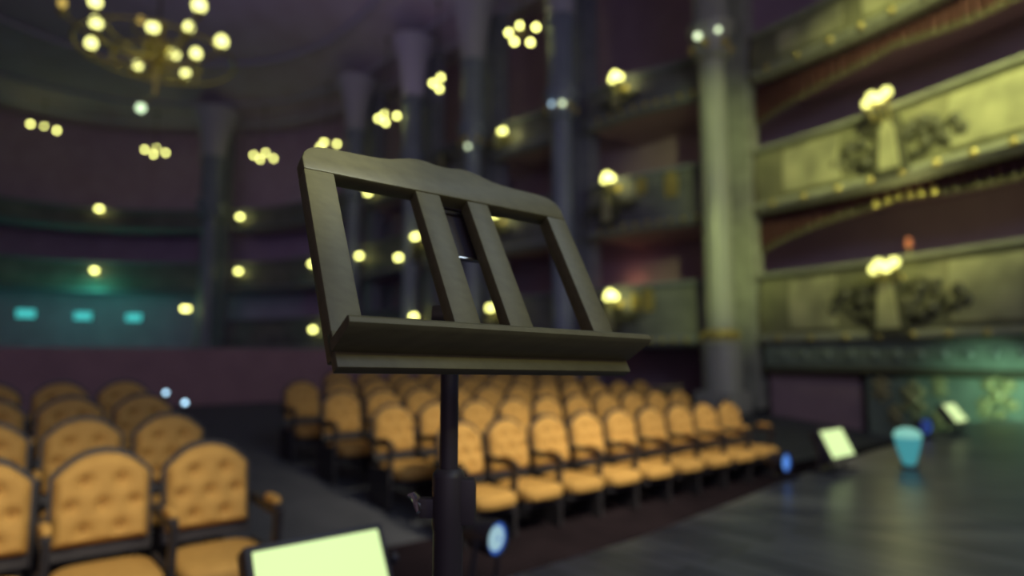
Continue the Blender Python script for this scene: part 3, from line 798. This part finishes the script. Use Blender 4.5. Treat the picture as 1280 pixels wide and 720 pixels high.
desk_part('slat', [(.186, .0), (.231, .0), (.226, .3075), (.181, .3075)], -T*.9, -.0015, M['stand_wood'])
desk_part('slat', [(.284, .0), (.329, .0), (.322, .3075), (.279, .3075)], -T*.9, -.0015, M['stand_wood'])
desk_part('bottom_rail', [(.0, -.022), (.5, -.022), (.5, .03), (.0, .03)], -.016, .001, M['stand_wood'])
# ledge: a board standing out from the desk foot
bm = B(); prism(bm, [(0, .001), (0, .055), (.004, .0615), (.010, .0625), (.014, .060), (.015, .001)], .508, lambda a, b, c: D(-.004+c, -.001+a, b))
bmesh.ops.recalc_face_normals(bm, faces=bm.faces)
link('ledge', bm, M['stand_wood'], ms)
# back plate, rods, tilting head
bm = B(); prism(bm, [(.236, .205), (.345, .205), (.345, .318), (.236, .318)], -.003, lambda a, b, c: D(a, b, -T-.010+c)); link('back_plate', bm, M['stand_metal'], ms)
for v, a0, a1 in ((.303, .193, .325), (.2035, .215, .325)):
    bm = B(); tube(bm, [D(a0, v, -T-.004), D(a1, v, -T-.004)], .0026, 8); link('rod', bm, M['chrome'], ms)
polez = lambda z: Vector((0, 0, z))
hp = D(.25, .13, -T-.02)
bm = B(); tube(bm, [polez(1.02), polez(1.10), D(.25, .12, -T-.03), D(.25, .20, -T-.02)], [.013, .013, .012, .01], 12); link('tilt_arm', bm, M['stand_metal'], ms)
bm = B(); lathe(bm, [(.008, -.03), (.016, -.028), (.018, 0), (.016, .028), (.008, .03)], (0, 0, 1.115), 14, axis=Matrix.Rotation(PI/2, 3, 'Y')); link('tilt_knob', bm, M['stand_metal'], ms)
bm = B(); lathe(bm, [(.0145, .55), (.0145, 1.10)], seg=20); link('upper_pole', bm, M['stand_metal'], ms)
bm = B(); lathe(bm, [(.023, .12), (.0235, .78), (.0255, .79), (.0255, .862), (.024, .868), (.019, .874), (.015, .875)], seg=24); link('lower_pole', bm, M['stand_metal'], ms)
# clamp block with wing knob
bm = B(); box(bm, (.028, 0, .825), (.03, .03, .07), bevel=.006); box(bm, (-.03, 0, .815), (.03, .022, .03), bevel=.004); link('clamp', bm, M['stand_metal'], ms)
bm = B(); tube(bm, [(-.03, 0, .815), (-.047, -.003, .82)], .006, 8)
tube(bm, [(-.044, -.02, .812), (-.047, -.008, .820), (-.050, 0, .827), (-.056, .006, .832), (-.064, .008, .831)], [.003, .006, .007, .006, .003], 8); link('wing_knob', bm, M['chrome'], ms)
for q in range(3):
    a = q*2*PI/3+.5
    bm = B(); c_, s_ = math.cos(a), math.sin(a); tube(bm, [(c_*.02, s_*.02, .16), (c_*.16, s_*.16, .12), (c_*.30, s_*.30, .045), (c_*.37, s_*.37, .014)], [.012, .012, .011, .009], 8)
    lg = link('leg', bm, M['stand_metal'], ms)
    bm = B(); ball(bm, (c_*.375, s_*.375, .013), .013, u=10, v=8); link('rubber_foot', bm, M['black_case'], lg)

# ------------------------------------------------------------------ lights
def aim(o, target):
    o.rotation_euler = (Vector(target)-o.location).to_track_quat('-Z', 'Y').to_euler()
def spot(name, loc, tgt, power, col, ang, blend=.6, rad=.2):
    l = bpy.data.lights.new(name, 'SPOT'); l.energy = power; l.color = col; l.spot_size = math.radians(ang); l.spot_blend = blend; l.shadow_soft_size = rad
    o = bpy.data.objects.new(name, l); C.objects.link(o); o.location = loc; aim(o, tgt); return o
def point(name, loc, power, col, rad=.1):
    l = bpy.data.lights.new(name, 'POINT'); l.energy = power; l.color = col; l.shadow_soft_size = rad
    o = bpy.data.objects.new(name, l); C.objects.link(o); o.location = loc; return o
def area(name, loc, tgt, power, col, sx, sy):
    l = bpy.data.lights.new(name, 'AREA'); l.energy = power; l.color = col; l.shape = 'RECTANGLE'; l.size = sx; l.size_y = sy
    o = bpy.data.objects.new(name, l); C.objects.link(o); o.location = loc; aim(o, tgt); return o
WARM = (1, .88, .62)
spot('seat_spot', sd(3.9, 1.2, 3.3), sd(4.2, 4.85, -.1), 1150, WARM, 51, 1.0, .25)
spot('seat_spot', sd(6.2, 1.2, 3.3), sd(6.6, 5.0, -.1), 800, WARM, 54, 1.0, .25)
spot('seat_spot', sd(.5, 1.4, 2.9), sd(.2, 4.3, -.1), 460, WARM, 50, 1.0, .25)
area('ceiling_fill', (-9.5, 18.5, 11.6), (-9.5, 18.5, 16), 60, (.80, .55, 1.0), 14, 14)  # added fill under the dome that lifts the dark ceiling
spot('balcony_spot', (4.4, 3.2, 9.8), (8.4, 11.0, 6.2), 7500, (.95, 1, .36), 46, 1.0, .3)
spot('column_spot', (3.2, 3.0, 6.5), (4.8, 15.0, 3.2), 2900, (.84, 1, .30), 19, 1.0, .2)
spot('column_spot', (3.2, 3.0, 6.5), (4.8, 15.0, 6.4), 2200, (.84, 1, .32), 18, 1.0, .2)
area('stage_wash', (4.5, -4.0, 6.5), (-6, 20, 7.5), 180, (.46, .62, 1.0), 5, 2)
area('floor_wash', (3.5, 1.5, 6.0), (4.5, 3.5, 0), 104, (.70, .85, 1.0), 4, 3)
spot('desk_spot', (2.0, -1.0, 3.5), (-.33, .90, 1.43), 560, (.97, 1, .80), 8.5, 1.0, .05)
spot('desk_spot', (2.6, -.6, 2.9), (.02, 1.06, 1.24), 70, (1, .93, .26), 20, 1.0, .1)
spot('marble_spot', sd(11.2, 2.6, .5), hit(1250, 495, 0)[0], 210, (.5, 1, .62), 55, .9, .1)
point('chandelier_glow', CH+Vector((0, 0, -.9)), 12, (1, .95, .6), .8)
P, nn, i = hit(786, 352, -1.9); point('box_glow', P, 3.5, (1, .42, .2), .1)
P, nn, i = hit(112, 372, .9); point('exit_wash', P, 65, (.1, 1, .55), .3)
P, nn, i = hit(90, 405, -1.2); point('exit_wash', P, .6, (.1, .85, 1), .3)
for (px, py, t, b_) in LAMPS[:9]:
    P, nn, i = hit(px+(8 if b_ else 0), py, .75 if b_ == 0 else .42); point('lamp_glow', P+Vector((0, 0, .05 if b_ == 0 else -.1)), 12 if b_ == 0 else 3.2, (1, .95, .35), .1)
P, nn, i = hit(1128, 268, .15); point('valance_fill', P, 9, (1, 1, .35), .1)  # added light for the tassels, with no fixture of its own
# added soft fill from behind the camera that lifts the dark hall
l = bpy.data.lights.new('shade_fill', 'SUN'); l.energy = .235; l.color = (1, .80, 1.04); l.angle = math.radians(50)
o = bpy.data.objects.new('shade_fill', l); C.objects.link(o); o.location = (0, -5, 8); aim(o, (-3, 20, 4.5))

w = bpy.data.worlds.new('World'); bpy.context.scene.world = w; w.use_nodes = True
bg = w.node_tree.nodes['Background']; bg.inputs['Color'].default_value = (.055, .038, .050, 1); bg.inputs['Strength'].default_value = 1.0

# ------------------------------------------------------------------ camera
cam = bpy.data.cameras.new('camera'); cam.sensor_width = 36; cam.lens = F*36/1280
co = bpy.data.objects.new('camera', cam); C.objects.link(co); co.location = (0, 0, EYE); co.rotation_euler = (PI/2+PITCH, 0, 0)
cam.dof.use_dof = True; cam.dof.focus_distance = .86; cam.dof.aperture_fstop = cam.lens/14.9
cam.clip_start = .05; cam.clip_end = 200
sc = bpy.context.scene; sc.camera = co
sc.view_settings.view_transform = 'Standard'; sc.view_settings.look = 'None'; sc.view_settings.exposure = 0; sc.view_settings.gamma = 1
sc.view_settings.use_curve_mapping = False
